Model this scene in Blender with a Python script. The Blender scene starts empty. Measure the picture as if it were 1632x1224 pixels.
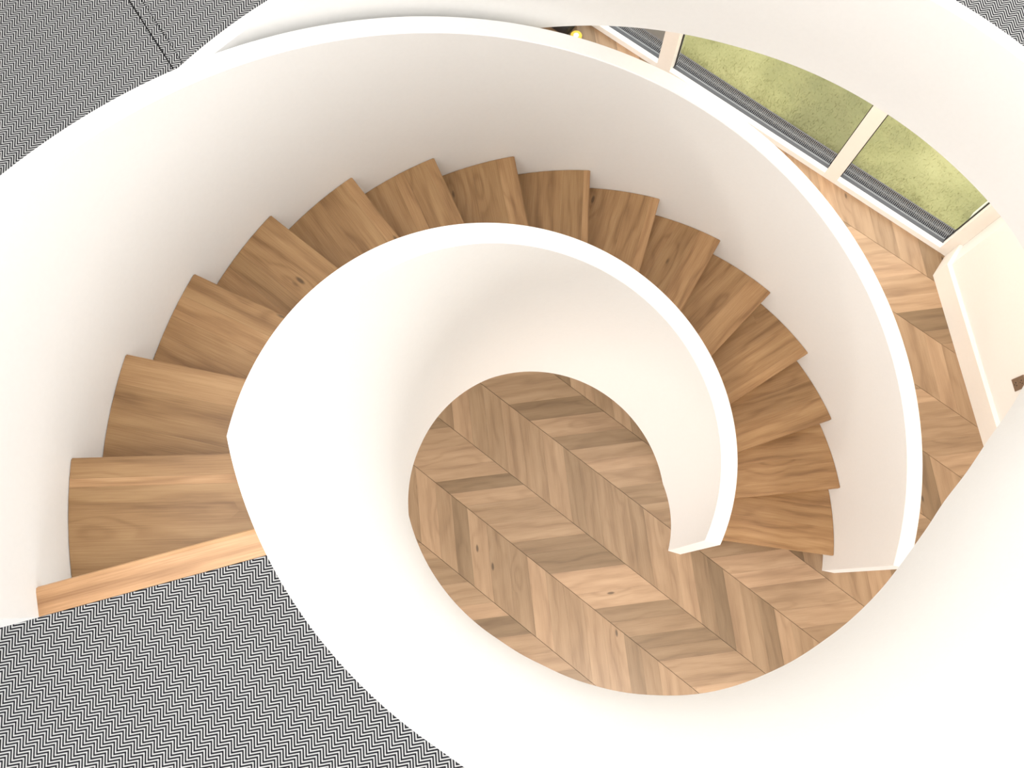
import bpy, bmesh, math, random
import numpy as np
from mathutils import Vector, Matrix

random.seed(7)
rng = np.random.default_rng(11)
scene = bpy.context.scene
col = scene.collection
rad = math.radians

# ------------------------------------------------------------------ camera
CAM = (-0.2588, -0.4287, 5.0787)
CROT = (0.2501, 0.0107, 0.0)
FPX = 1298.3
cd = bpy.data.cameras.new('camera')
cd.sensor_width = 36.0
cd.sensor_fit = 'HORIZONTAL'
cd.lens = FPX / 1632.0 * 36.0
cd.clip_start = 0.02
camera = bpy.data.objects.new('camera', cd)
camera.location = CAM
camera.rotation_euler = CROT
col.objects.link(camera)
scene.camera = camera

# ------------------------------------------------------------------ light
world = bpy.data.worlds.new('overcast_daylight')
scene.world = world
world.use_nodes = True
bg = world.node_tree.nodes['Background']
bg.inputs['Color'].default_value = (1.0, 0.985, 0.965, 1)
bg.inputs['Strength'].default_value = 2.0

sd = bpy.data.lights.new('soft_sun', 'SUN')
sd.energy = 1.0
sd.angle = rad(40)
sd.color = (1.0, 0.97, 0.93)
sun = bpy.data.objects.new('soft_sun', sd)
sun.location = (-4.2, -2.2, 8.7)
sun.rotation_euler = Vector((-0.42, -0.22, 0.87)).to_track_quat('Z', 'Y').to_euler()
col.objects.link(sun)

scene.view_settings.view_transform = 'Standard'
scene.view_settings.look = 'None'
scene.view_settings.gamma = 1.0
scene.view_settings.use_curve_mapping = False
scene.view_settings.exposure = 0.54

# ------------------------------------------------------------------ dimensions
RISE = 0.18
H = 16 * RISE                      # upper floor level
T0 = 3.4052                        # angle of the landing nosing
DT = 0.2363                        # angle of one tread, descending clockwise
R_IN, R_INO = 0.6654, 0.7419       # inner balustrade faces
R_TR = 1.5905                      # outer end of the treads
R_OUT, R_OUTO = 1.5925, 1.667       # outer balustrade faces
G_IN, G_OUT = 0.959, 0.840         # balustrade heights above the nosing line
def string_depth(i): return float(np.interp(i, [0, 2, 5, 16], [.61, .61, .55, .55]))   # below the nosing line
TH = 0.042                         # tread thickness

# ------------------------------------------------------------------ node helpers
def new_mat(name):
    m = bpy.data.materials.new(name)
    m.use_nodes = True
    nt = m.node_tree
    b = nt.nodes['Principled BSDF']
    return m, nt, b

def nd(nt, kind, **kw):
    n = nt.nodes.new(kind)
    for k, v in kw.items():
        if k in n.inputs:
            n.inputs[k].default_value = v
        else:
            setattr(n, k, v)
    return n

def math_n(nt, op, a, b=None, c=None):
    n = nt.nodes.new('ShaderNodeMath')
    n.operation = op
    for i, v in enumerate((a, b, c)):
        if v is None:
            continue
        if isinstance(v, (int, float)):
            n.inputs[i].default_value = v
        else:
            nt.links.new(v, n.inputs[i])
    return n.outputs[0]

def ramp(nt, fac, stops):
    r = nt.nodes.new('ShaderNodeValToRGB')
    els = r.color_ramp.elements
    while len(els) < len(stops):
        els.new(0.5)
    for e, (p, c) in zip(els, stops):
        e.position = p
        e.color = (c[0], c[1], c[2], 1)
    nt.links.new(fac, r.inputs[0])
    return r.outputs[0]

def mixc(nt, mode, fac, a, b):
    n = nt.nodes.new('ShaderNodeMix')
    n.data_type = 'RGBA'
    n.blend_type = mode
    n.clamp_factor = True
    if isinstance(fac, (int, float)):
        n.inputs[0].default_value = fac
    else:
        nt.links.new(fac, n.inputs[0])
    for i, v in ((6, a), (7, b)):
        if isinstance(v, tuple):
            n.inputs[i].default_value = (v[0], v[1], v[2], 1)
        else:
            nt.links.new(v, n.inputs[i])
    return n.outputs[2]

def plain(name, c, rough=0.5, metal=0.0, bump=0.0, scale=40.0):
    m, nt, b = new_mat(name)
    b.inputs['Base Color'].default_value = (c[0], c[1], c[2], 1)
    b.inputs['Roughness'].default_value = rough
    b.inputs['Metallic'].default_value = metal
    tc = nd(nt, 'ShaderNodeTexCoord')
    ns = nd(nt, 'ShaderNodeTexNoise', Scale=scale, Detail=3.0)
    nt.links.new(tc.outputs['Object'], ns.inputs['Vector'])
    v = ramp(nt, ns.outputs['Fac'], [(0.3, tuple(x * 0.985 for x in c)), (0.7, c)])
    nt.links.new(v, b.inputs['Base Color'])
    if bump:
        bp = nd(nt, 'ShaderNodeBump', Strength=bump, Distance=0.002)
        nt.links.new(ns.outputs['Fac'], bp.inputs['Height'])
        nt.links.new(bp.outputs['Normal'], b.inputs['Normal'])
    return m

def wood(name, light, mid, dark, rough=0.42, tone_lo=0.72, tone_hi=1.18, stops=(0.45, 0.66, 0.90)):
    """Oak: grain runs along U of the UV map (metres); 'tone' is the board's own shade."""
    m, nt, b = new_mat(name)
    L = nt.links
    uv = nd(nt, 'ShaderNodeUVMap', uv_map='UVMap')
    at = nd(nt, 'ShaderNodeAttribute', attribute_name='tone')
    def mapped(su, sv):
        mp = nd(nt, 'ShaderNodeMapping')
        mp.inputs['Scale'].default_value = (su, sv, 1)
        L.new(uv.outputs['UV'], mp.inputs['Vector'])
        return mp.outputs['Vector']
    warp = nd(nt, 'ShaderNodeTexNoise', Scale=1.0, Detail=2.0)
    L.new(mapped(2.2, 7.0), warp.inputs['Vector'])
    sep = nd(nt, 'ShaderNodeSeparateXYZ')
    L.new(uv.outputs['UV'], sep.inputs[0])
    # sparse knots
    vo = nd(nt, 'ShaderNodeTexVoronoi', Scale=1.0, Randomness=1.0)
    L.new(mapped(3.0, 9.0), vo.inputs['Vector'])
    sc = nd(nt, 'ShaderNodeSeparateColor')
    L.new(vo.outputs['Color'], sc.inputs[0])
    kn = math_n(nt, 'LESS_THAN', sc.outputs[0], 0.30)
    def near(r):
        return math_n(nt, 'MULTIPLY', math_n(nt, 'MAXIMUM', math_n(nt, 'SUBTRACT', 1.0, math_n(nt, 'DIVIDE', vo.outputs['Distance'], r)), 0.0), kn)
    swirl = math_n(nt, 'MULTIPLY', near(0.42), 0.9)
    kf = math_n(nt, 'MINIMUM', math_n(nt, 'MULTIPLY', near(0.085), 1.8), 0.85)
    # growth rings: cathedral figure from a warped V coordinate
    vv = math_n(nt, 'ADD', math_n(nt, 'MULTIPLY', sep.outputs['Y'], 9.0), math_n(nt, 'ADD', math_n(nt, 'MULTIPLY', warp.outputs['Fac'], 2.2), swirl))
    ring = math_n(nt, 'SINE', math_n(nt, 'MULTIPLY', vv, 8.5))
    ring = math_n(nt, 'MULTIPLY_ADD', ring, 0.5, 0.5)
    ring = math_n(nt, 'POWER', ring, 2.5)
    fine = nd(nt, 'ShaderNodeTexNoise', Scale=1.0, Detail=4.0, Roughness=0.65)
    L.new(mapped(6.0, 260.0), fine.inputs['Vector'])
    broad = nd(nt, 'ShaderNodeTexNoise', Scale=1.0, Detail=3.0)
    L.new(mapped(1.6, 16.0), broad.inputs['Vector'])
    g = math_n(nt, 'ADD', math_n(nt, 'MULTIPLY', ring, 0.13), math_n(nt, 'MULTIPLY', fine.outputs['Fac'], 0.50))
    g = math_n(nt, 'ADD', g, math_n(nt, 'MULTIPLY', broad.outputs['Fac'], 0.70))
    base = ramp(nt, g, [(stops[0], light), (stops[1], mid), (stops[2], dark)])
    base = mixc(nt, 'MIX', kf, base, tuple(x * 0.28 for x in mid))
    tn = math_n(nt, 'MULTIPLY_ADD', at.outputs['Fac'], tone_hi - tone_lo, tone_lo)
    cc = nd(nt, 'ShaderNodeCombineColor')
    L.new(tn, cc.inputs[0]); L.new(tn, cc.inputs[1])
    L.new(math_n(nt, 'MULTIPLY', tn, math_n(nt, 'MULTIPLY_ADD', at.outputs['Fac'], 0.10, 0.95)), cc.inputs[2])
    base = mixc(nt, 'MULTIPLY', 1.0, base, cc.outputs[0])
    L.new(base, b.inputs['Base Color'])
    b.inputs['Roughness'].default_value = rough
    bp = nd(nt, 'ShaderNodeBump', Strength=0.12, Distance=0.001)
    L.new(fine.outputs['Fac'], bp.inputs['Height'])
    L.new(bp.outputs['Normal'], b.inputs['Normal'])
    return m

def carpet_mat(name, du=0.0, dv=0.0, white=(0.49, 0.49, 0.49), black=(0.009, 0.009, 0.013)):
    """Flat woven zigzag: white yarn on near-black, legs 29 mm, stripe period 10.6 mm."""
    m, nt, b = new_mat(name)
    L = nt.links
    ge = nd(nt, 'ShaderNodeNewGeometry')
    se = nd(nt, 'ShaderNodeSeparateXYZ')
    L.new(ge.outputs['Position'], se.inputs[0])
    a = rad(-37.2)
    u = math_n(nt, 'ADD', math_n(nt, 'MULTIPLY', se.outputs['X'], math.cos(a)), math_n(nt, 'MULTIPLY', se.outputs['Y'], math.sin(a)))
    v = math_n(nt, 'ADD', math_n(nt, 'MULTIPLY', se.outputs['X'], -math.sin(a)), math_n(nt, 'MULTIPLY', se.outputs['Y'], math.cos(a)))
    u = math_n(nt, 'ADD', u, 20.0 + du)
    v = math_n(nt, 'ADD', v, 20.0 + dv)
    WL, P = 0.0388, 0.0107
    f = math_n(nt, 'FRACT', math_n(nt, 'DIVIDE', u, WL))
    tri = math_n(nt, 'ABSOLUTE', math_n(nt, 'MULTIPLY_ADD', f, 2.0, -1.0))
    jag = math_n(nt, 'MULTIPLY', math_n(nt, 'SINE', math_n(nt, 'MULTIPLY', u, 2 * math.pi / 0.00194)), 0.0007)
    ph = math_n(nt, 'ADD', v, math_n(nt, 'ADD', math_n(nt, 'MULTIPLY', tri, 0.0211), jag))
    s = math_n(nt, 'FRACT', math_n(nt, 'DIVIDE', ph, P))
    s = math_n(nt, 'ABSOLUTE', math_n(nt, 'MULTIPLY_ADD', s, 2.0, -1.0))
    c = ramp(nt, s, [(0.52, black), (0.60, white)])
    L.new(c, b.inputs['Base Color'])
    b.inputs['Roughness'].default_value = 0.95
    b.inputs['Specular IOR Level'].default_value = 0.1
    bp = nd(nt, 'ShaderNodeBump', Strength=0.4, Distance=0.0008)
    L.new(s, bp.inputs['Height'])
    L.new(bp.outputs['Normal'], b.inputs['Normal'])
    return m

M = {}
M['white'] = plain('white_plaster', (0.855, 0.85, 0.835), 0.6, bump=0.03, scale=60)
M['trim'] = plain('white_trim_paint', (0.86, 0.83, 0.79), 0.42, scale=30)
M['frame_white'] = plain('window_frame_white', (0.88, 0.87, 0.85), 0.4, scale=30)
M['slab'] = plain('ceiling_plaster', (0.82, 0.80, 0.77), 0.7, scale=30)
M['floor'] = wood('oak_floor', (0.385, 0.268, 0.165), (0.297, 0.196, 0.114), (0.18, 0.111, 0.062), tone_lo=0.66, tone_hi=1.46, stops=(0.36, 0.67, 1.0))
M['tread'] = wood('oak_tread', (0.40, 0.242, 0.112), (0.31, 0.173, 0.073), (0.19, 0.097, 0.037), tone_lo=0.80, tone_hi=1.22)
M['subfloor'] = plain('dark_joint', (0.10, 0.06, 0.035), 0.9)
M['core'] = plain('tread_core', (0.30, 0.19, 0.10), 0.6)
M['carpet'] = carpet_mat('zigzag_carpet')
M['carpet_strip'] = carpet_mat('zigzag_carpet_strip', 0.009, 0.004)
M['alu'] = plain('grey_aluminium', (0.070, 0.074, 0.088), 0.5, 0.0)
M['alu_light'] = plain('bare_aluminium', (0.26, 0.26, 0.275), 0.5, 0.0)
M['gasket'] = plain('black_gasket', (0.012, 0.012, 0.016), 0.5)
M['grate'] = plain('dark_grate', (0.13, 0.125, 0.135), 0.5, 0.4)
M['paving'] = plain('dark_paving', (0.12, 0.105, 0.095), 0.85, scale=12)
M['black'] = plain('black_canvas', (0.008, 0.008, 0.009), 0.6, scale=90)
M['yellow'] = plain('yellow_plastic', (0.85, 0.62, 0.05), 0.35)
M['bronze'] = plain('brushed_bronze_plate', (0.27, 0.20, 0.145), 0.4, 0.5)

def lawn_mat():
    m, nt, b = new_mat('lawn')
    L = nt.links
    tc = nd(nt, 'ShaderNodeTexCoord')
    a = nd(nt, 'ShaderNodeTexNoise', Scale=1.3, Detail=3.0)
    c = nd(nt, 'ShaderNodeTexNoise', Scale=45.0, Detail=4.0)
    L.new(tc.outputs['Object'], a.inputs['Vector']); L.new(tc.outputs['Object'], c.inputs['Vector'])
    f = math_n(nt, 'ADD', math_n(nt, 'MULTIPLY', a.outputs['Fac'], 0.88), math_n(nt, 'MULTIPLY', c.outputs['Fac'], 0.12))
    L.new(ramp(nt, f, [(0.36, (0.20, 0.20, 0.095)), (0.5, (0.29, 0.285, 0.13)), (0.64, (0.39, 0.375, 0.185))]), b.inputs['Base Color'])
    b.inputs['Roughness'].default_value = 0.95
    bp = nd(nt, 'ShaderNodeBump', Strength=0.3, Distance=0.006)
    L.new(c.outputs['Fac'], bp.inputs['Height']); L.new(bp.outputs['Normal'], b.inputs['Normal'])
    return m
M['lawn'] = lawn_mat()

def glass_mat():
    m = bpy.data.materials.new('window_glass')
    m.use_nodes = True
    nt = m.node_tree
    nt.nodes.remove(nt.nodes['Principled BSDF'])
    out = nt.nodes['Material Output']
    tr = nd(nt, 'ShaderNodeBsdfTransparent')
    tr.inputs['Color'].default_value = (0.95, 0.97, 0.955, 1)
    gl = nd(nt, 'ShaderNodeBsdfGlossy')
    gl.inputs['Roughness'].default_value = 0.02
    lw = nd(nt, 'ShaderNodeLayerWeight', Blend=0.5)
    fac = math_n(nt, 'MULTIPLY_ADD', math_n(nt, 'POWER', lw.outputs['Facing'], 5.0), 0.6, 0.03)
    mx = nd(nt, 'ShaderNodeMixShader')
    nt.links.new(fac, mx.inputs[0])
    nt.links.new(tr.outputs[0], mx.inputs[1])
    nt.links.new(gl.outputs[0], mx.inputs[2])
    nt.links.new(mx.outputs[0], out.inputs['Surface'])
    return m
M['glass'] = glass_mat()

# ------------------------------------------------------------------ object helpers
def link(name, me, mat=None, parent=None):
    o = bpy.data.objects.new(name, me)
    if mat is not None:
        me.materials.append(mat)
    col.objects.link(o)
    if parent is not None:
        o.parent = parent
    return o

def tag(o, label=None, category=None, group=None, kind=None):
    if label: o['label'] = label
    if category: o['category'] = category
    if group: o['group'] = group
    if kind: o['kind'] = kind
    return o

def empty(name, loc=(0, 0, 0)):
    e = bpy.data.objects.new(name, None)
    e.location = loc
    col.objects.link(e)
    return e

def mesh_pd(name, verts, faces, smooth=None):
    me = bpy.data.meshes.new(name)
    me.from_pydata([tuple(v) for v in verts], [], faces)
    bm = bmesh.new(); bm.from_mesh(me)
    bmesh.ops.recalc_face_normals(bm, faces=bm.faces)
    bm.to_mesh(me); bm.free()
    if smooth is not None:
        me.shade_smooth()
        me.set_sharp_from_angle(angle=smooth)
    me.update()
    return me

def prism(poly, z0, z1):
    """closed prism over a convex 2D polygon"""
    n = len(poly)
    v = [(p[0], p[1], z0) for p in poly] + [(p[0], p[1], z1) for p in poly]
    f = [list(range(n - 1, -1, -1)), list(range(n, 2 * n))]
    f += [[i, (i + 1) % n, n + (i + 1) % n, n + i] for i in range(n)]
    return v, f

def box_faces(o):
    return [[o + 3, o + 2, o + 1, o], [o + 4, o + 5, o + 6, o + 7], [o, o + 1, o + 5, o + 4],
            [o + 1, o + 2, o + 6, o + 5], [o + 2, o + 3, o + 7, o + 6], [o + 3, o, o + 4, o + 7]]

def boxes_mesh(name, frame, boxes, bevel=0.0):
    """boxes given as (s0,s1,n0,n1,z0,z1) in a wall frame (origin, along, normal)"""
    p, u, n = frame
    V, F = [], []
    for (s0, s1, n0, n1, z0, z1) in boxes:
        o = len(V)
        for z in (z0, z1):
            for (s, t) in ((s0, n0), (s1, n0), (s1, n1), (s0, n1)):
                q = p + u * s + n * t
                V.append((q[0], q[1], z))
        F += box_faces(o)
    me = mesh_pd(name, V, F)
    if bevel:
        bm = bmesh.new(); bm.from_mesh(me)
        bmesh.ops.bevel(bm, geom=list(bm.edges), offset=bevel, segments=2, profile=0.5, affect='EDGES')
        bm.to_mesh(me); bm.free()
    return me

def wood_data(me, ang, tone, org=None):
    """UV in metres with U along direction ang, plus the board's tone"""
    uvl = me.uv_layers.new(name='UVMap')
    c, s = math.cos(ang), math.sin(ang)
    ou, ov = rng.uniform(0, 60), rng.uniform(0, 60)
    for lp in me.loops:
        v = me.vertices[lp.vertex_index].co
        uvl.data[lp.index].uv = (v.x * c + v.y * s + ou, -v.x * s + v.y * c + v.z + ov)
    at = me.attributes.new('tone', 'FLOAT', 'FACE')
    at.data.foreach_set('value', [tone] * len(me.polygons))

def clip(poly, nx, ny, d):
    """keep nx*x+ny*y <= d"""
    out = []
    for i in range(len(poly)):
        a, b = poly[i], poly[(i + 1) % len(poly)]
        da, db = nx * a[0] + ny * a[1] - d, nx * b[0] + ny * b[1] - d
        if da <= 0: out.append(a)
        if da * db < 0:
            t = da / (da - db)
            out.append((a[0] + (b[0] - a[0]) * t, a[1] + (b[1] - a[1]) * t))
    return out

def area(poly):
    return 0.5 * abs(sum(poly[i][0] * poly[(i + 1) % len(poly)][1] - poly[(i + 1) % len(poly)][0] * poly[i][1] for i in range(len(poly))))

def shrink(poly, d):
    """inset a convex polygon by d"""
    cx = sum(p[0] for p in poly) / len(poly); cy = sum(p[1] for p in poly) / len(poly)
    res = list(poly)
    for i in range(len(poly)):
        a, b = poly[i], poly[(i + 1) % len(poly)]
        ex, ey = b[0] - a[0], b[1] - a[1]
        l = math.hypot(ex, ey)
        if l < 1e-6: continue
        nx, ny = ey / l, -ex / l
        if (cx - a[0]) * nx + (cy - a[1]) * ny > 0: nx, ny = -nx, -ny
        res = clip(res, nx, ny, a[0] * nx + a[1] * ny - d)
        if len(res) < 3: return []
    return res

def project(p):
    """pixel of a world point, to know which planks show"""
    q = camera_inv @ Vector(p)
    if q.z > -0.01: return None
    return 816 + FPX * q.x / -q.z, 612 - FPX * q.y / -q.z
from mathutils import Euler
camera_inv = Matrix.LocRotScale(Vector(CAM), Euler(CROT), None).inverted()

def sweep(name, inner, outer, zb, zt, mat, parent=None, smooth=rad(30), bev=0.004):
    """wall along matching inner/outer plan points with bottom and top heights; top edges slightly eased"""
    V, F = [], []
    n = len(inner)
    for i in range(n):
        a, b = Vector(inner[i]), Vector(outer[i])
        t = (b - a).normalized() * bev
        prof = [(a, zb[i]), (a, zt[i] - bev), (a + t, zt[i]), (b - t, zt[i]), (b, zt[i] - bev), (b, zb[i])]
        V += [(p.x, p.y, z) for p, z in prof]
    for i in range(n - 1):
        for k in range(6):
            a, b = i * 6 + k, i * 6 + (k + 1) % 6
            F.append([a, b, b + 6, a + 6])
    F.append(list(range(5, -1, -1)))
    F.append(list(range((n - 1) * 6, n * 6)))
    return link(name, mesh_pd(name, V, F, smooth), mat, parent)

def P(r, th):
    return (r * math.cos(th), r * math.sin(th))

# ------------------------------------------------------------------ void outline (plan)
OUTL = [(-168, .6654), (-155.7, .6654), (-142, .6654), (-130.8, .6665), (-119.2, .669), (-105.8, .686), (-92.2, .721), (-77.4, .768),
        (-65.1, .816), (-52.1, .864), (-39.1, .922), (-29, .98), (-19.8, 1.039), (-14.8, 1.077), (-6.5, 1.159), (3.2, 1.324),
        (9.7, 1.487), (14.5, 1.60), (20, 1.688), (26.4, 1.720), (33.5, 1.7235), (44.8, 1.720), (59.2, 1.711), (70.6, 1.699), (90.3, 1.699), (140, 1.70), (150, 1.70)]
dense = np.arange(-168, 150.01, 0.5)
rv = np.interp(dense, [a for a, _ in OUTL], [r for _, r in OUTL])
kk = np.exp(-0.5 * (np.arange(-8, 9) / 3.5) ** 2); kk /= kk.sum()
rv = np.convolve(np.pad(rv, 8, mode='edge'), kk, mode='valid')
def r_void(deg): return float(np.interp(deg, dense, rv))
def z_bot(deg): return H + float(np.interp(deg, [-165, -100, 30, 140], [-.61, -.61, -.52, -.52]))
def smoothstep(t):
    t = min(1, max(0, t)); return t * t * (3 - 2 * t)

def offset_curve(degs, d):
    pts = [Vector(P(r_void(a), rad(a))) for a in degs]
    out = []
    for i, p in enumerate(pts):
        t = (pts[min(i + 1, len(pts) - 1)] - pts[max(i - 1, 0)]).normalized()
        out.append(p + Vector((t.y, -t.x)) * d)
    return pts, out

T0D = math.degrees(T0) - 360
CURB_Z = H + 0.010

# ------------------------------------------------------------------ upper slab (ceiling of the room below)
def slab_ring():
    """list of (inner xy, outer xy) going round, with the landing reaching in to the inner cylinder"""
    ring = []
    for a in np.arange(T0D + 0.02, 137, 1.5):
        r = r_void(a) + 0.035
        ring.append((P(r, rad(a)), a))
    for a in np.arange(137, T0D + 360 - 0.01, 1.5):
        ring.append((P(1.66, rad(a)), a))
    ring.append((P(1.66, T0), T0D + 360))
    return ring
ring = slab_ring()
RF = 5.5
V, F = [], []
for (p, a) in ring:
    q = P(RF, rad(a))
    zb = z_bot(min(a, 140)) if a < 137 else H - .52
    V += [(p[0], p[1], zb + .002), (p[0], p[1], H - 0.012), (q[0], q[1], H - 0.012), (q[0], q[1], zb + .002)]
n = len(ring)
for i in range(n):
    j = (i + 1) % n
    for k in range(4):
        F.append([i * 4 + k, i * 4 + (k + 1) % 4, j * 4 + (k + 1) % 4, j * 4 + k])
def cut_outside(me, d):
    # nothing of the house reaches past the outer face of the window wall
    bm = bmesh.new(); bm.from_mesh(me)
    r = bmesh.ops.bisect_plane(bm, geom=list(bm.verts) + list(bm.edges) + list(bm.faces), plane_co=(WIN_P.x + wn_.x * d, WIN_P.y + wn_.y * d, 0), plane_no=(wn_.x, wn_.y, 0), clear_outer=True)
    bmesh.ops.holes_fill(bm, edges=[e for e in r['geom_cut'] if isinstance(e, bmesh.types.BMEdge)])
    bm.to_mesh(me); bm.free()
    return me
WIN_P = Vector((2.5868, 1.7275))
WA = rad(-38.0)
wu = Vector((math.cos(WA), math.sin(WA))); wn_ = Vector((-wu.y, wu.x))
slab = tag(link('ceiling', cut_outside(mesh_pd('ceiling', V, F), 0.16), M['slab']), 'white plastered floor slab around the stair opening', kind='structure')

# unseen upper ceiling, added with an invented skylight opening to shape the daylight
SKY = (-2.6, 1.2, -2.7, 0.9)
ZC = H + 2.75
V, F = [], []
for z in (ZC, ZC + 0.25):
    V += [(-5.5, -5.5, z), (5.5, -5.5, z), (5.5, 5.5, z), (-5.5, 5.5, z), (SKY[0], SKY[2], z), (SKY[1], SKY[2], z), (SKY[1], SKY[3], z), (SKY[0], SKY[3], z)]
for o in (0, 8):
    for k in range(4):
        j = (k + 1) % 4
        F.append([o + k, o + j, o + 4 + j, o + 4 + k])
for k in range(4):
    j = (k + 1) % 4
    F += [[k, j, 8 + j, 8 + k], [4 + k, 4 + j, 12 + j, 12 + k]]
tag(link('ceiling_upper_added', cut_outside(mesh_pd('ceiling_upper_added', V, F), 0.16), M['slab']), 'unseen white upper ceiling added to shape the daylight, with an invented skylight opening over the stairs', kind='structure')

# ------------------------------------------------------------------ parapet beside the camera and far kerb
degs = list(np.arange(T0D, 26.01, 1.0))
pi_, po_ = offset_curve(degs, 0.0765)
zt = [H + G_IN + (CURB_Z - H - G_IN) * smoothstep((a + 38) / 60.0) for a in degs]
wn = sweep('wall_near', pi_, po_, [z_bot(a) for a in degs], zt, M['white'])
tag(wn, 'curving white parapet sweeping round the near side of the stair opening', kind='structure')

degs = list(np.arange(26.0, 150.01, 1.0))
pi_, po_ = offset_curve(degs, 0.045)
wf = sweep('wall_far', pi_, po_, [z_bot(a) for a in degs], [CURB_Z] * len(degs), M['white'], bev=0.003)
tag(wf, 'white curved fascia with a narrow kerb on the far edge of the stair opening', kind='structure')

# ------------------------------------------------------------------ carpets on the upper floor
u0 = Vector((math.cos(T0), math.sin(T0)))             # outward along the landing nosing
n0 = Vector((-u0.y, u0.x))                            # away from the stairs
NOSE_D = 0.080
cp_in = []
dl = list(np.arange(T0D, 26.01, 1.0)); _, po_n = offset_curve(dl, 0.0765)
for a, p in zip(dl, po_n):
    if Vector(p).dot(n0) > NOSE_D + 0.001 or a > T0D + 30:
        cp_in.append(Vector(p))
df = list(np.arange(27.0, 137.01, 1.0)); _, po_f = offset_curve(df, 0.045)
cp_in += [Vector(p) for p in po_f]
for a in np.arange(138.5, math.degrees(T0) - 0.2, 1.5):
    cp_in.append(Vector(P(R_OUTO, rad(a))))
cp_in.append(u0 * R_OUTO - n0 * 0.002); cp_in.append(u0 * 1.95 - n0 * 0.001); cp_in.append(u0 * 1.95 + n0 * NOSE_D)
t_in = math.sqrt(R_INO ** 2 - NOSE_D ** 2)
cp_in.append(u0 * t_in + n0 * NOSE_D)
def carpet_mesh():
    V, F = [], []
    for p in cp_in:
        a = math.atan2(p.y, p.x)
        q = P(RF - 0.02, a)
        V += [(p.x, p.y, H), (q[0], q[1], H)]
    n = len(cp_in)
    for i in range(n):
        j = (i + 1) % n
        F.append([2 * i, 2 * i + 1, 2 * j + 1, 2 * j])
    return cut_outside(mesh_pd('carpet', V, F), 0.155)
SEAM_A = rad(-56.3)
sn = Vector((-math.sin(SEAM_A), math.cos(SEAM_A)))     # normal of the seam lines (towards upper right)
s1 = Vector((-1.3375, 1.1504)).dot(sn)
s2 = s1 + 0.034
def carpet_piece(name, lo, hi, mat, strip=False):
    me = carpet_mesh()
    bm = bmesh.new(); bm.from_mesh(me)
    for d, side in ((lo, 1), (hi, -1)):
        if d is None: continue
        g = list(bm.verts) + list(bm.edges) + list(bm.faces)
        bmesh.ops.bisect_plane(bm, geom=g, plane_co=Vector((sn.x * d, sn.y * d, H)), plane_no=Vector((sn.x, sn.y, 0)) * side, clear_inner=True)
    if strip:
        g = list(bm.verts) + list(bm.edges) + list(bm.faces)
        bmesh.ops.bisect_plane(bm, geom=g, plane_co=(0, 0, H), plane_no=(math.cos(SEAM_A), math.sin(SEAM_A), 0), clear_outer=True)
    bmesh.ops.triangulate(bm, faces=bm.faces)
    r = bmesh.ops.extrude_face_region(bm, geom=list(bm.faces))
    bmesh.ops.translate(bm, verts=[v for v in r['geom'] if isinstance(v, bmesh.types.BMVert)], vec=(0, 0, -0.011))
    bmesh.ops.recalc_face_normals(bm, faces=bm.faces)
    bm.to_mesh(me); bm.free()
    return link(name, me, mat)
tag(carpet_piece('carpet', None, s1 - 0.0022, M['carpet']), 'black and white zigzag carpet reaching the oak nosing at the stair head', 'carpet')
tag(carpet_piece('carpet', s2 + 0.0012, None, M['carpet']), 'black and white zigzag carpet behind the far kerb of the stair opening', 'carpet')
tag(carpet_piece('carpet_strip', s1 + 0.0022, s2 - 0.0012, M['carpet_strip'], True), 'narrow strip of zigzag carpet laid between two dark seams', 'carpet')

seam_dir = Vector((math.cos(SEAM_A), math.sin(SEAM_A)))
bv, bf = prism([tuple(seam_dir * a + sn * b) for a, b in ((-4.3, s1 - .006), (-1.705, s1 - .006), (-1.705, s2 + .006), (-4.3, s2 + .006))], H - 0.0118, H - 0.009)
link('seam_backing', mesh_pd('seam_backing', bv, bf), M['gasket'], bpy.data.objects['carpet_strip'])

# ------------------------------------------------------------------ lower floor: chevron oak
FA = rad(-38.2)
fu = Vector((math.cos(FA), math.sin(FA))); fn = Vector((-fu.y, fu.x))
RP = Vector((2.4955, 1.5985))
RA = rad(-81.56)
ru = Vector((math.cos(RA), math.sin(RA))); rn = Vector((-ru.y, ru.x))     # rn points into the wall (to the right)

floor = tag(link('floor', mesh_pd('floor', *prism(clip([(-6, -6), (6, -6), (6, 6), (-6, 6)], wn_.x, wn_.y, WIN_P.dot(wn_) + 0.02), -0.05, -0.014)), M['subfloor']),
            'oak floor of the room below laid in a chevron pattern', kind='structure')
def spine(k):
    known = {-2: -.646, -1: -.305, 0: .026, 1: .368, 2: .708, 5: 1.737, 6: 2.078, 7: 2.413, 8: 2.76}
    if k in known: return known[k]
    if 2 < k < 5: return .708 + (k - 2) * .343
    if k > 8: return 2.76 + (k - 8) * .342
    return -.646 + (k + 2) * .341
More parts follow.
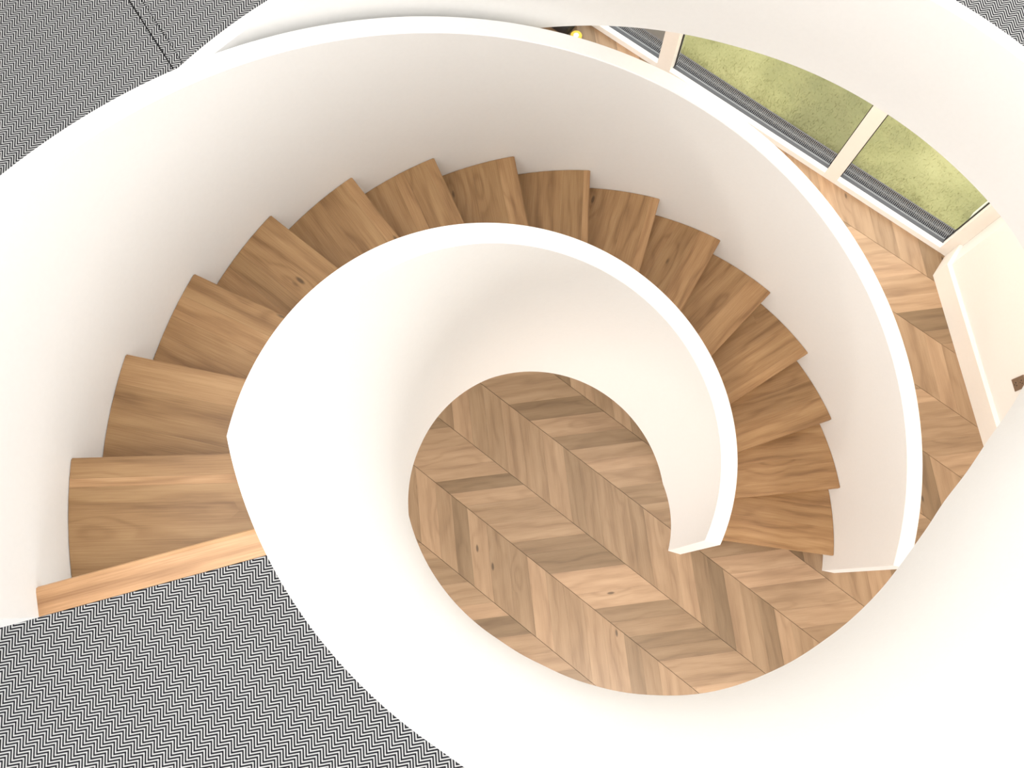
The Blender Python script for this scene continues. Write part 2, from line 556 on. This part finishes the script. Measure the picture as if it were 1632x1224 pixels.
# plank joints read along the upper spine of a column (metres along the spine)
JOINT = {-1: [-0.918, -0.74, -0.563, -0.444, -0.325, -0.205, -0.02, 0.161, 0.272, 0.46, 0.655, 0.792, 0.92, 1.05, 1.16, 1.272],
         -2: [-0.769, -0.64, -0.513, -0.36, -0.20, -0.041, 0.10, 0.24, 0.38, 0.525, 0.689, 0.81, 0.939],
         0: [-0.93, -0.78, -0.624, -0.45, -0.278, -0.157, -0.034, 0.099, 0.222, 0.344, 0.56, 0.69, 0.819, 0.94, 1.06, 1.186, 1.31, 1.433],
         1: [-0.80, -0.634, -0.383, -0.21, -0.036, 0.097, 0.215, 0.32, 0.48, 0.65, 0.821, 1.0, 1.174, 1.326]}
TONE = {(-1, 3): .08, (-1, 2): .62, (-1, 5): .45, (-1, 6): .55, (-1, 10): .85, (-1, 11): .22, (-2, 1): .12, (-2, 2): .62,
        (-2, 4): .3, (-2, 5): .75, (0, 2): .5, (0, 3): .62, (0, 4): .28, (0, 7): .42, (0, 8): .35, (0, 9): .6, (0, 10): .72, (0, 11): .22, (0, 15): .2, (0, 16): .75,
        (1, 1): .45, (1, 4): .25, (1, 6): .85, (1, 7): .65}
cot = 1 / math.tan(rad(45.6))
cand = []
for k in range(-14, 12):
    n_lo, n_hi = spine(k), spine(k + 1)
    horiz = (k % 2 != 0)
    jl = list(JOINT.get(k, []))
    if not jl:
        jl = [0.05 + rng.uniform(-.05, .05)]
    first = jl[0]
    idx0 = 0
    while jl[-1] < 5.5: jl.append(jl[-1] + rng.choice([.13, .16, .19, .22]) * rng.uniform(.9, 1.1))
    pre = []
    x = first
    while x > -5.5:
        x -= rng.choice([.13, .16, .19, .22]) * rng.uniform(.9, 1.1); pre.append(x)
    pre = pre[::-1]; idx0 = len(pre); jl = pre + jl
    sh = (n_hi - n_lo) * cot * (1 if horiz else -1)
    for m in range(len(jl) - 1):
        a, b = jl[m], jl[m + 1]
        e = 0.0003; g = 0.0011
        poly = [(a - sh + e, n_lo + g), (b - sh - e, n_lo + g), (b - e, n_hi - g), (a + e, n_hi - g)]
        poly = [tuple(fu * s + fn * t) for s, t in poly]
        # trim against the window wall and the right-hand wall
        poly = clip(poly, wn_.x, wn_.y, WIN_P.dot(wn_) + 0.002)
        if len(poly) < 3: continue
        if max(p[0] for p in poly) > 2.3 and min(p[1] for p in poly) < 1.75:
            q = clip(poly, rn.x, rn.y, RP.dot(rn) + 0.14)
            if len(q) < 3: continue
            poly = q
        poly = [p for p in poly]
        if max(abs(p[0]) for p in poly) > 5.6 or max(abs(p[1]) for p in poly) > 5.2: continue
        if area(poly) < 0.0008: continue
        tone = TONE.get((k, m - idx0))
        if tone is None: tone = min(1, max(0, rng.normal(.48, .26)))
        c = Vector((sum(p[0] for p in poly) / len(poly), sum(p[1] for p in poly) / len(poly)))
        px = project((c.x, c.y, 0))
        show = False
        if px and -40 < px[0] < 1672 and -40 < px[1] < 1264:
            r = c.length; th = math.degrees(math.atan2(c.y, c.x))
            show = r < 0.78 or (r < 2.0 and -75 < th < 2) or (r > 1.9 and -25 < th < 88 and c.x > -.2)
        cand.append((show, poly, FA + rad(45.6) * (1 if horiz else -1), tone))
V, F, UV, TN = [], [], [], []
count = 0
for show, poly, ang, tone in cand:
    if show and count < 295:
        v, f = prism(poly, -0.014, 0.0)
        me = mesh_pd('plank', v, f)
        wood_data(me, ang, tone)
        link('plank', me, M['floor'], floor)
        count += 1
    else:
        v, f = prism(poly, -0.014, 0.0)
        o = len(V); V += v
        c, s = math.cos(ang), math.sin(ang); ou, ov = rng.uniform(0, 60), rng.uniform(0, 60)
        for q in f:
            F.append([o + i for i in q]); TN.append(tone)
            UV += [(v[i][0] * c + v[i][1] * s + ou, -v[i][0] * s + v[i][1] * c + v[i][2] + ov) for i in q]
me = bpy.data.meshes.new('plank_field')
me.from_pydata(V, [], F)
uvl = me.uv_layers.new(name='UVMap')
uvl.data.foreach_set('uv', [c for p in UV for c in p])
at = me.attributes.new('tone', 'FLOAT', 'FACE'); at.data.foreach_set('value', TN)
tag(link('plank_field', me, M['floor'], floor), kind='stuff')
print('single planks', count, 'joined', len(cand) - count)

# ------------------------------------------------------------------ window wall
WF = (WIN_P, wu, wn_)
HEAD = 2.10
CEIL = H - 0.515
PANES = [(-0.885, -0.085), (-2.272, -0.982), (-3.65, -2.378)]
wall_w = link('wall_window', boxes_mesh('wall_window', WF, [
    (-5.2, 0.0, 0.0, 0.16, HEAD, CEIL), (-5.2, -3.65, 0.0, 0.16, -0.05, HEAD), (-5.2, 0.0, 0.03, 0.096, -0.05, 0.0)]), M['white'])
tag(wall_w, 'white wall holding the row of floor-level windows', kind='structure')
for i, (a, b) in enumerate(((-0.085, 0.0), (-0.982, -0.885), (-2.378, -2.272))):
    o = link('trim_%d' % (i + 1), boxes_mesh('window_post', WF, [(a, b, 0.0, 0.10, 0.0, HEAD)], 0.002), M['trim'])
    tag(o, ['white post at the corner end of the window row', 'white post between the two right-hand windows', 'white post beside the dark left-hand window'][i], kind='structure')
for i, (a, b) in enumerate(PANES):
    w = link('window_%d' % (i + 1), boxes_mesh('window_sill', WF, [(a, b, 0.0, 0.038, 0.0, 0.052)], 0.002), M['frame_white'])
    tag(w, ['right-hand window with the short pane looking on to the lawn', 'middle window with the widest pane looking on to the lawn', 'left-hand window looking on to dark paving'][i], kind='structure')
    link('frame_rail', boxes_mesh('frame_rail', WF, [(a, b, 0.038, 0.068, 0.0, 0.048)], 0.002), M['alu'], w)
    link('gasket', boxes_mesh('gasket', WF, [(a, b, 0.068, 0.080, 0.0, 0.022)], 0.001), M['gasket'], w)
    link('track', boxes_mesh('track', WF, [(a, b, 0.080, 0.092, 0.0, 0.028)], 0.002), M['alu_light'], w)
    link('side_gasket', boxes_mesh('side_gasket', WF, [(a, a + 0.006, 0.060, 0.08, 0.04, HEAD)]), M['gasket'], w)
    link('side_gasket', boxes_mesh('side_gasket', WF, [(b - 0.006, b, 0.060, 0.08, 0.04, HEAD)]), M['gasket'], w)
    link('pane', boxes_mesh('pane', WF, [(a + 0.004, b - 0.004, 0.067, 0.073, 0.028, HEAD - 0.005)]), M['glass'], w)
    link('head_rail', boxes_mesh('head_rail', WF, [(a, b, 0.038, 0.09, HEAD - 0.05, HEAD)], 0.002), M['alu'], w)

# right-hand wall with its short return
rw_poly_a = WIN_P
V = []
ret = RP
pts = [WIN_P, RP, RP + ru * 4.5, RP + ru * 4.5 + rn * 0.25, WIN_P + wu * 0.9]
me = mesh_pd('wall_right', *prism([tuple(p) for p in pts], -0.05, CEIL))
tag(link('wall_right', me, M['white']), 'white wall running away from the windows on the right', kind='structure')
# baseboard: plan follows return and wall
def band(path, inward, t, z0, z1):
    V, F = [], []
    for p, q in zip(path, inward):
        a, b = p, q
        V += [(a.x, a.y, z0), (b.x, b.y, z0), (b.x, b.y, z1 - 0.012), (b.x + (a.x - b.x) * .55, b.y + (a.y - b.y) * .55, z1), (a.x, a.y, z1)]
    n = len(path)
    for i in range(n - 1):
        for k in range(5):
            x, y = i * 5 + k, i * 5 + (k + 1) % 5
            F.append([x, y, y + 5, x + 5])
    F.append([4, 3, 2, 1, 0]); F.append(list(range((n - 1) * 5, n * 5)))
    return V, F
bt = 0.020
rdir = (RP - WIN_P).normalized(); rnorm = Vector((rdir.y, -rdir.x))
if rnorm.dot(wu) > 0: rnorm = -rnorm
corner = RP + (rnorm + (-rn)).normalized() * bt * 1.08
bb = link('baseboard_right', mesh_pd('baseboard_right', *band(
    [WIN_P + wn_ * -0.002, RP, RP + ru * 4.5], [WIN_P + rnorm * bt + wn_ * -0.002, corner, RP + ru * 4.5 - rn * bt], bt, 0.0, 0.20), rad(30)), M['trim'])
tag(bb, 'tall white baseboard along the right-hand wall', kind='structure')

# ------------------------------------------------------------------ outside the windows
me = bpy.data.meshes.new('lawn')
bm = bmesh.new()
GX, GY = 60, 40
vs = []
for j in range(GY + 1):
    for i in range(GX + 1):
        t = 0.228 + 9 * (j / GY) ** 1.8; e0 = -2.33 - 0.41 * t; s = e0 + (7.0 - e0) * i / GX
        q = WIN_P + wu * s + wn_ * t
        edge = 0.012 * math.sin(s * 23) * math.sin(s * 57 + 1) if j == 0 else 0
        q = q + wn_ * edge
        vs.append(bm.verts.new((q.x, q.y, -0.05 + rng.uniform(-.006, .008))))
for j in range(GY):
    for i in range(GX):
        k = j * (GX + 1) + i
        bm.faces.new((vs[k], vs[k + 1], vs[k + GX + 2], vs[k + GX + 1]))
bm.to_mesh(me); bm.free(); me.shade_smooth()
lawn = tag(link('lawn', me, M['lawn']), 'pale green lawn outside the windows', 'lawn', kind='stuff')
# grass blades along the near edge of the lawn
V, F = [], []
for _ in range(14000):
    t = 0.222 + 1.3 * rng.uniform() ** 2.2; s = rng.uniform(-2.33 - 0.41 * t, 0.25)
    q = WIN_P + wu * s + wn_ * t
    a = rng.uniform(0, 2 * math.pi); w = 0.0012; hgt = rng.uniform(.012, .03)
    l = rng.uniform(-.02, .02, 2)
    o = len(V)
    V += [(q.x - w * math.cos(a), q.y - w * math.sin(a), -.052), (q.x + w * math.cos(a), q.y + w * math.sin(a), -.052), (q.x + l[0], q.y + l[1], -.05 + hgt)]
    F.append([o, o + 1, o + 2])
me = bpy.data.meshes.new('grass'); me.from_pydata(V, [], F)
tag(link('grass', me, M['lawn'], lawn), kind='stuff')
tag(link('paving', mesh_pd('paving', *prism([tuple(WIN_P + wu * a + wn_ * b) for a, b in ((-5.2, .228), (-2.435, .228), (-3.33, 2.4), (-5.2, 2.4))], -0.2, -0.040)), M['paving']), 'dark paving slab outside the left-hand window', 'paving')
tag(link('ground', mesh_pd('ground', *prism([(-30, -30), (30, -30), (30, 30), (-30, 30)], -0.4, -0.21)), M['paving']), 'ground beneath the house', kind='structure')
gr = tag(empty('drain_grate', tuple(WIN_P + wn_ * 0.16) + (-0.05,)), 'narrow ribbed drain grate running along the foot of the windows', 'grate')
gi = Matrix.Translation(-Vector(gr.location))
def grate_part(name, me, mat):
    me.transform(gi)
    return link(name, me, mat, gr)
grate_part('channel', boxes_mesh('channel', WF, [(-3.65, 0.1, 0.098, 0.226, -0.075, -0.045)]), M['gasket'])
grate_part('edge_rail', boxes_mesh('edge_rail', WF, [(-3.65, 0.1, 0.097, 0.104, -0.045, 0.002)]), M['grate'])
grate_part('edge_rail', boxes_mesh('edge_rail', WF, [(-3.65, 0.1, 0.218, 0.226, -0.045, -0.024)]), M['grate'])
tag(grate_part('slats', boxes_mesh('slats', WF, [(-3.65 + i * .0125, -3.65 + i * .0125 + .006, 0.104, 0.218, -0.045, -0.012) for i in range(300)] + [(-3.65, 0.1, 0.158, 0.164, -0.045, -0.0115)]), M['grate']), kind='stuff')
pier = link('trim_4', boxes_mesh('trim_4', WF, [(-0.083, 0.35, 0.102, 0.165, 0.30, HEAD)]), M['frame_white'])
tag(pier, 'white outside reveal beside the corner window', kind='structure')

# ------------------------------------------------------------------ wall outlet
oc = RP + ru * 0.868
ow = tag(empty('wall_outlet', (oc.x, oc.y, 0.436)), 'bronze electrical outlet plate on the right-hand wall', 'outlet')
OF = (RP, ru, rn)
om = Matrix.Translation(-Vector(ow.location))
def outlet_part(name, boxes, mat, bevel=0.0, parent=None):
    me = boxes_mesh(name, OF, boxes, bevel); me.transform(om)
    return link(name, me, mat, parent or ow)
outlet_part('plate', [(0.832, 0.904, -0.006, 0.0, 0.436, 0.552)], M['bronze'], 0.0015)
for zc in (0.466, 0.521):
    s = outlet_part('socket', [(0.851, 0.885, -0.008, -0.005, zc - 0.017, zc + 0.017)], M['bronze'], 0.001)
    outlet_part('slot', [(0.857, 0.861, -0.0086, -0.007, zc + 0.001, zc + 0.012), (0.875, 0.879, -0.0086, -0.007, zc + 0.001, zc + 0.012), (0.865, 0.871, -0.0086, -0.007, zc - 0.012, zc - 0.006)], M['gasket'], 0, s)

# ------------------------------------------------------------------ bag and tape on the floor by the windows
def rounded_box(name, frame, b, r, seg=3):
    me = boxes_mesh(name, frame, [b])
    bm = bmesh.new(); bm.from_mesh(me)
    bmesh.ops.bevel(bm, geom=list(bm.edges), offset=r, segments=seg, profile=0.5, affect='EDGES')
    bm.to_mesh(me); bm.free(); me.shade_smooth()
    me.set_sharp_from_angle(angle=rad(40))
    return me
bo = WIN_P + wu * -3.30 + wn_ * -0.17
bag = tag(empty('tool_bag', (bo.x, bo.y, 0.0)), 'black bag lying on the floor against the window wall', 'bag')
bmx = Matrix.Translation(-Vector(bag.location))
def bag_part(name, me, mat):
    me.transform(bmx); return link(name, me, mat, bag)
bag_part('body', rounded_box('body', WF, (-3.52, -3.03, -0.20, -0.035, 0.0, 0.11), 0.03), M['black'])
bag_part('flap', rounded_box('flap', WF, (-3.50, -3.05, -0.185, -0.05, 0.108, 0.124), 0.007, 2), M['black'])
bag_part('handle', rounded_box('handle', WF, (-3.34, -3.22, -0.13, -0.105, 0.124, 0.140), 0.006, 2), M['black'])
tp = WIN_P + wu * -2.975 + wn_ * -0.155
tape = tag(empty('tape_measure', (tp.x, tp.y, 0.0)), 'small yellow tape measure beside the black bag', 'tape measure')
def disc(name, r, z0, z1, mat, seg=24, parent=None, cx=0.0, cy=0.0):
    bm = bmesh.new()
    bmesh.ops.create_cone(bm, cap_ends=True, segments=seg, radius1=r, radius2=r, depth=z1 - z0)
    bmesh.ops.bevel(bm, geom=[e for e in bm.edges if abs(e.verts[0].co.z - e.verts[1].co.z) < 1e-6], offset=min(.004, (z1 - z0) * .3), segments=2, affect='EDGES')
    bmesh.ops.translate(bm, verts=bm.verts, vec=(cx, cy, (z0 + z1) / 2))
    me = bpy.data.meshes.new(name); bm.to_mesh(me); bm.free(); me.shade_smooth(); me.set_sharp_from_angle(angle=rad(35))
    return link(name, me, mat, parent)
disc('case', 0.042, 0.0, 0.038, M['yellow'], parent=tape)
disc('badge', 0.020, 0.038, 0.040, M['frame_white'], parent=tape)
disc('hook', 0.007, 0.0, 0.012, M['alu_light'], 12, tape, 0.043, -0.012)

# ------------------------------------------------------------------ spiral staircase
stair = tag(empty('spiral_staircase', (0, 0, 0)), 'white curved staircase with oak treads winding down to the room below', 'staircase')

def helix_wall(name, r0, r1, g, i_end, i_top, mat, top_level=None):
    """solid balustrade: i counts treads from the landing down"""
    N = 150
    ii = np.linspace(i_end, i_top, N)
    inn = [P(r0, T0 - i * DT) for i in ii]
    out = [P(r1, T0 - i * DT) for i in ii]
    zb = [max(0.0, H - i * RISE - string_depth(i)) for i in ii]
    zt = [min(H - i * RISE + g, H + g) for i in ii]
    return sweep(name, inn, out, zb, zt, mat, stair)
helix_wall('inner_balustrade', R_IN, R_INO, G_IN, 15.60, 0.0, M['white'])['label'] = 'inner white balustrade winding round the open well'
ob = helix_wall('outer_balustrade', R_OUT, R_OUTO, G_OUT, 15.22, 0.0, M['white'])
ob['label'] = 'outer white balustrade wall of the stairs'
# level head of the outer balustrade beside the landing with a short square return
hd = T0 + 0.0
pA = u0 * R_OUT; pB = u0 * R_OUTO
wb = [(R_OUT, 0.0), (R_OUT, NOSE_D), (1.95, NOSE_D), (1.95, NOSE_D - 0.073), (R_OUTO, NOSE_D - 0.073), (R_OUTO, 0.0)]
poly = [(R_OUT, 0.0), (R_OUT, NOSE_D), (1.95, NOSE_D), (1.95, 0.0)]
me = mesh_pd('balustrade_head', *prism([tuple(u0 * a + n0 * b) for a, b in poly], H - 0.011, H + G_OUT))
link('balustrade_head', me, M['white'], stair)

# soffit closing the underside between the strings
V, F = [], []
ii = np.linspace(14.2, 0.0, 90)
for i in ii:
    a = T0 - i * DT
    z = max(0.02, H - i * RISE - 0.40)
    for r in (R_INO - 0.01, R_OUT + 0.01):
        x, y = P(r, a)
        V += [(x, y, z), (x, y, z + 0.03)]
for k in range(len(ii) - 1):
    o = 4 * k
    F += [[o, o + 2, o + 6, o + 4], [o + 1, o + 5, o + 7, o + 3]]
F += [[0, 1, 3, 2]]
link('soffit', mesh_pd('soffit', V, F), M['white'], stair)

SEAMS = {1: [.062, .088], 2: [.10, .23], 3: [.09, .17, .25], 4: [.19, .26], 5: [.05, .17], 6: [.045, .15, .20], 7: [.085, .21], 8: [.032, .135],
         9: [.045, .15], 10: [.12, .24], 11: [.13], 12: [.05, .2], 13: [.14, .25], 14: [.06, .19], 15: [.16, .28]}
TT = {1: [.55, .95, .35], 2: [.55, .40, .45], 3: [.45, .62, .52, .60], 4: [.42, .35, .55], 5: [.60, .45, .38], 6: [.50, .42, .62, .45], 7: [.62, .40, .5],
      8: [.72, .42, .40], 9: [.75, .55, .42], 10: [.62, .38, .45], 11: [.60, .40], 12: [.66, .42, .3], 13: [.5, .36, .4], 14: [.62, .5, .45], 15: [.55, .45, .5]}
NB = 7
for i in range(1, 16):
    th = T0 - i * DT
    z = H - i * RISE
    c, s = math.cos(th), math.sin(th)
    # sector outline: nose edge radial, back edge tucked under the tread above
    back = DT + 0.02
    r0, r1 = R_INO - 0.004, R_TR
    sect = [P(r0, th), P(r1, th)] + [P(r1, th + back * k / NB) for k in range(1, NB + 1)] + [P(r0, th + back)] + [P(r0, th + back * k / NB) for k in range(NB - 1, 0, -1)]
    # make convex for clipping: inner arc replaced by chord
    conv = [P(r0, th), P(r1, th)] + [P(r1, th + back * k / NB) for k in range(1, NB + 1)] + [P(r0, th + back)]
    nx, ny = -s, c                        # distance behind the nosing
    core = clip(conv, -nx, -ny, -0.004)
    tr = link('tread', mesh_pd('tread', *prism(core, z - TH + 0.002, z - 0.014)), M['core'], stair)
    wd = tr.data; wood_data(wd, th, .4); wd.materials.clear(); wd.materials.append(M['tread'])
    cuts = [0.0] + SEAMS[i] + [9.0]
    for k in range(len(cuts) - 1):
        b = clip(clip(conv, -nx, -ny, -cuts[k] - (0.00012 if k else 0)), nx, ny, cuts[k + 1] - 0.00012)
        if len(b) < 3 or area(b) < 1e-4: continue
        me = mesh_pd('board', *prism(b, z - (TH if k == 0 else 0.0135), z))
        if k == 0:
            bm = bmesh.new(); bm.from_mesh(me)
            ed = [e for e in bm.edges if all(abs((v.co.x * nx + v.co.y * ny)) < 1e-4 for v in e.verts) and abs(e.verts[0].co.z - e.verts[1].co.z) < 1e-5]
            bmesh.ops.bevel(bm, geom=ed, offset=0.004, segments=2, affect='EDGES')
            bm.to_mesh(me); bm.free()
        wood_data(me, th, (TT[i][k] - .48) * 1.5 + .5 + rng.uniform(-.1, .1))
        link('board', me, M['tread'], tr)

# risers (16: one below the landing, one below each tread)
for i in range(0, 16):
    th = T0 - i * DT
    nz = H - i * RISE
    ur = Vector((math.cos(th), math.sin(th))); nr = Vector((-ur.y, ur.x))
    rr = [(R_INO - 0.003, 0.028), (R_TR, 0.028), (R_TR, 0.046), (R_INO - 0.003, 0.046)]
    me = mesh_pd('riser', *prism([tuple(ur * a + nr * b) for a, b in rr], max(0.0, nz - RISE), nz - TH + 0.001))
    wood_data(me, th, .45 + rng.uniform(-.1, .1))
    link('riser', me, M['tread'], stair)

# landing nosing board
V, F = [], []
prof = [(0.012, -0.040), (0.004, -0.037), (0.0, -0.028), (0.0, -0.012), (0.004, -0.003), (0.014, 0.0), (NOSE_D - 0.001, 0.0), (NOSE_D - 0.001, -0.030)]
for r in (R_INO - 0.004, R_OUT + 0.001):
    for d, dz in prof:
        q = u0 * r + n0 * d
        V.append((q.x, q.y, H + 0.002 + dz))
n = len(prof)
F = [[k, (k + 1) % n, n + (k + 1) % n, n + k] for k in range(n)] + [list(range(n))[::-1], list(range(n, 2 * n))]
me = mesh_pd('landing_nosing', V, F)
wood_data(me, T0, 1.9)
o = link('landing_nosing', me, M['tread'], stair)
o['label'] = 'pale oak nosing board at the head of the stairs'

# ------------------------------------------------------------------ unseen fill lights added under the slab to brighten the room below
def add_fill_light(x, y, power, where):
    warm = (1.0, 0.80, 0.62) if x > 0.5 and y > 0 else (1.0, 0.93, 0.85)
    a = math.degrees(math.atan2(y, x))
    z = (z_bot(a) if -165 < a < 137 else H - .52)
    t = tag(empty('fill_light', (x, y, z)), 'unseen round fill light added to the room below, ' + where, 'ceiling light', 'added fill lights around the stair opening')
    disc('trim_ring', 0.15, -0.006, 0.0, M['frame_white'], 28, t)
    disc('lens', 0.135, -0.009, -0.006, M['lens'], 24, t)
    ld = bpy.data.lights.new('fill_light_lamp', 'AREA')
    ld.shape = 'DISK'; ld.size = 0.26; ld.energy = power * 0.13; ld.color = warm
    lo = bpy.data.objects.new('fill_light_lamp', ld); lo.location = (0, 0, -0.012); lo.parent = t
    col.objects.link(lo)
lm, lnt, lb = new_mat('fill_light_lens')  # glowing face of the added fill lights
lb.inputs['Emission Color'].default_value = (1.0, 0.90, 0.79, 1); lb.inputs['Emission Strength'].default_value = 3.0
M['lens'] = lm
for x, y, p, wh in ((-1.3, -1.5, 130, 'beneath the landing carpet'), (0.3, -1.5, 170, 'beneath the near parapet'), (1.45, -1.25, 40, 'near the foot of the stairs'), (2.1, 0.05, 40, 'beside the bronze outlet'), (1.5, 1.75, 95, 'by the corner window'), (0.85, 2.25, 70, 'by the middle window'), (-0.7, 2.5, 16, 'by the black bag'), (-2.0, 1.2, 20, 'behind the outer balustrade'), (-2.3, -0.4, 20, 'behind the stair head')):
    add_fill_light(x, y, p, wh)
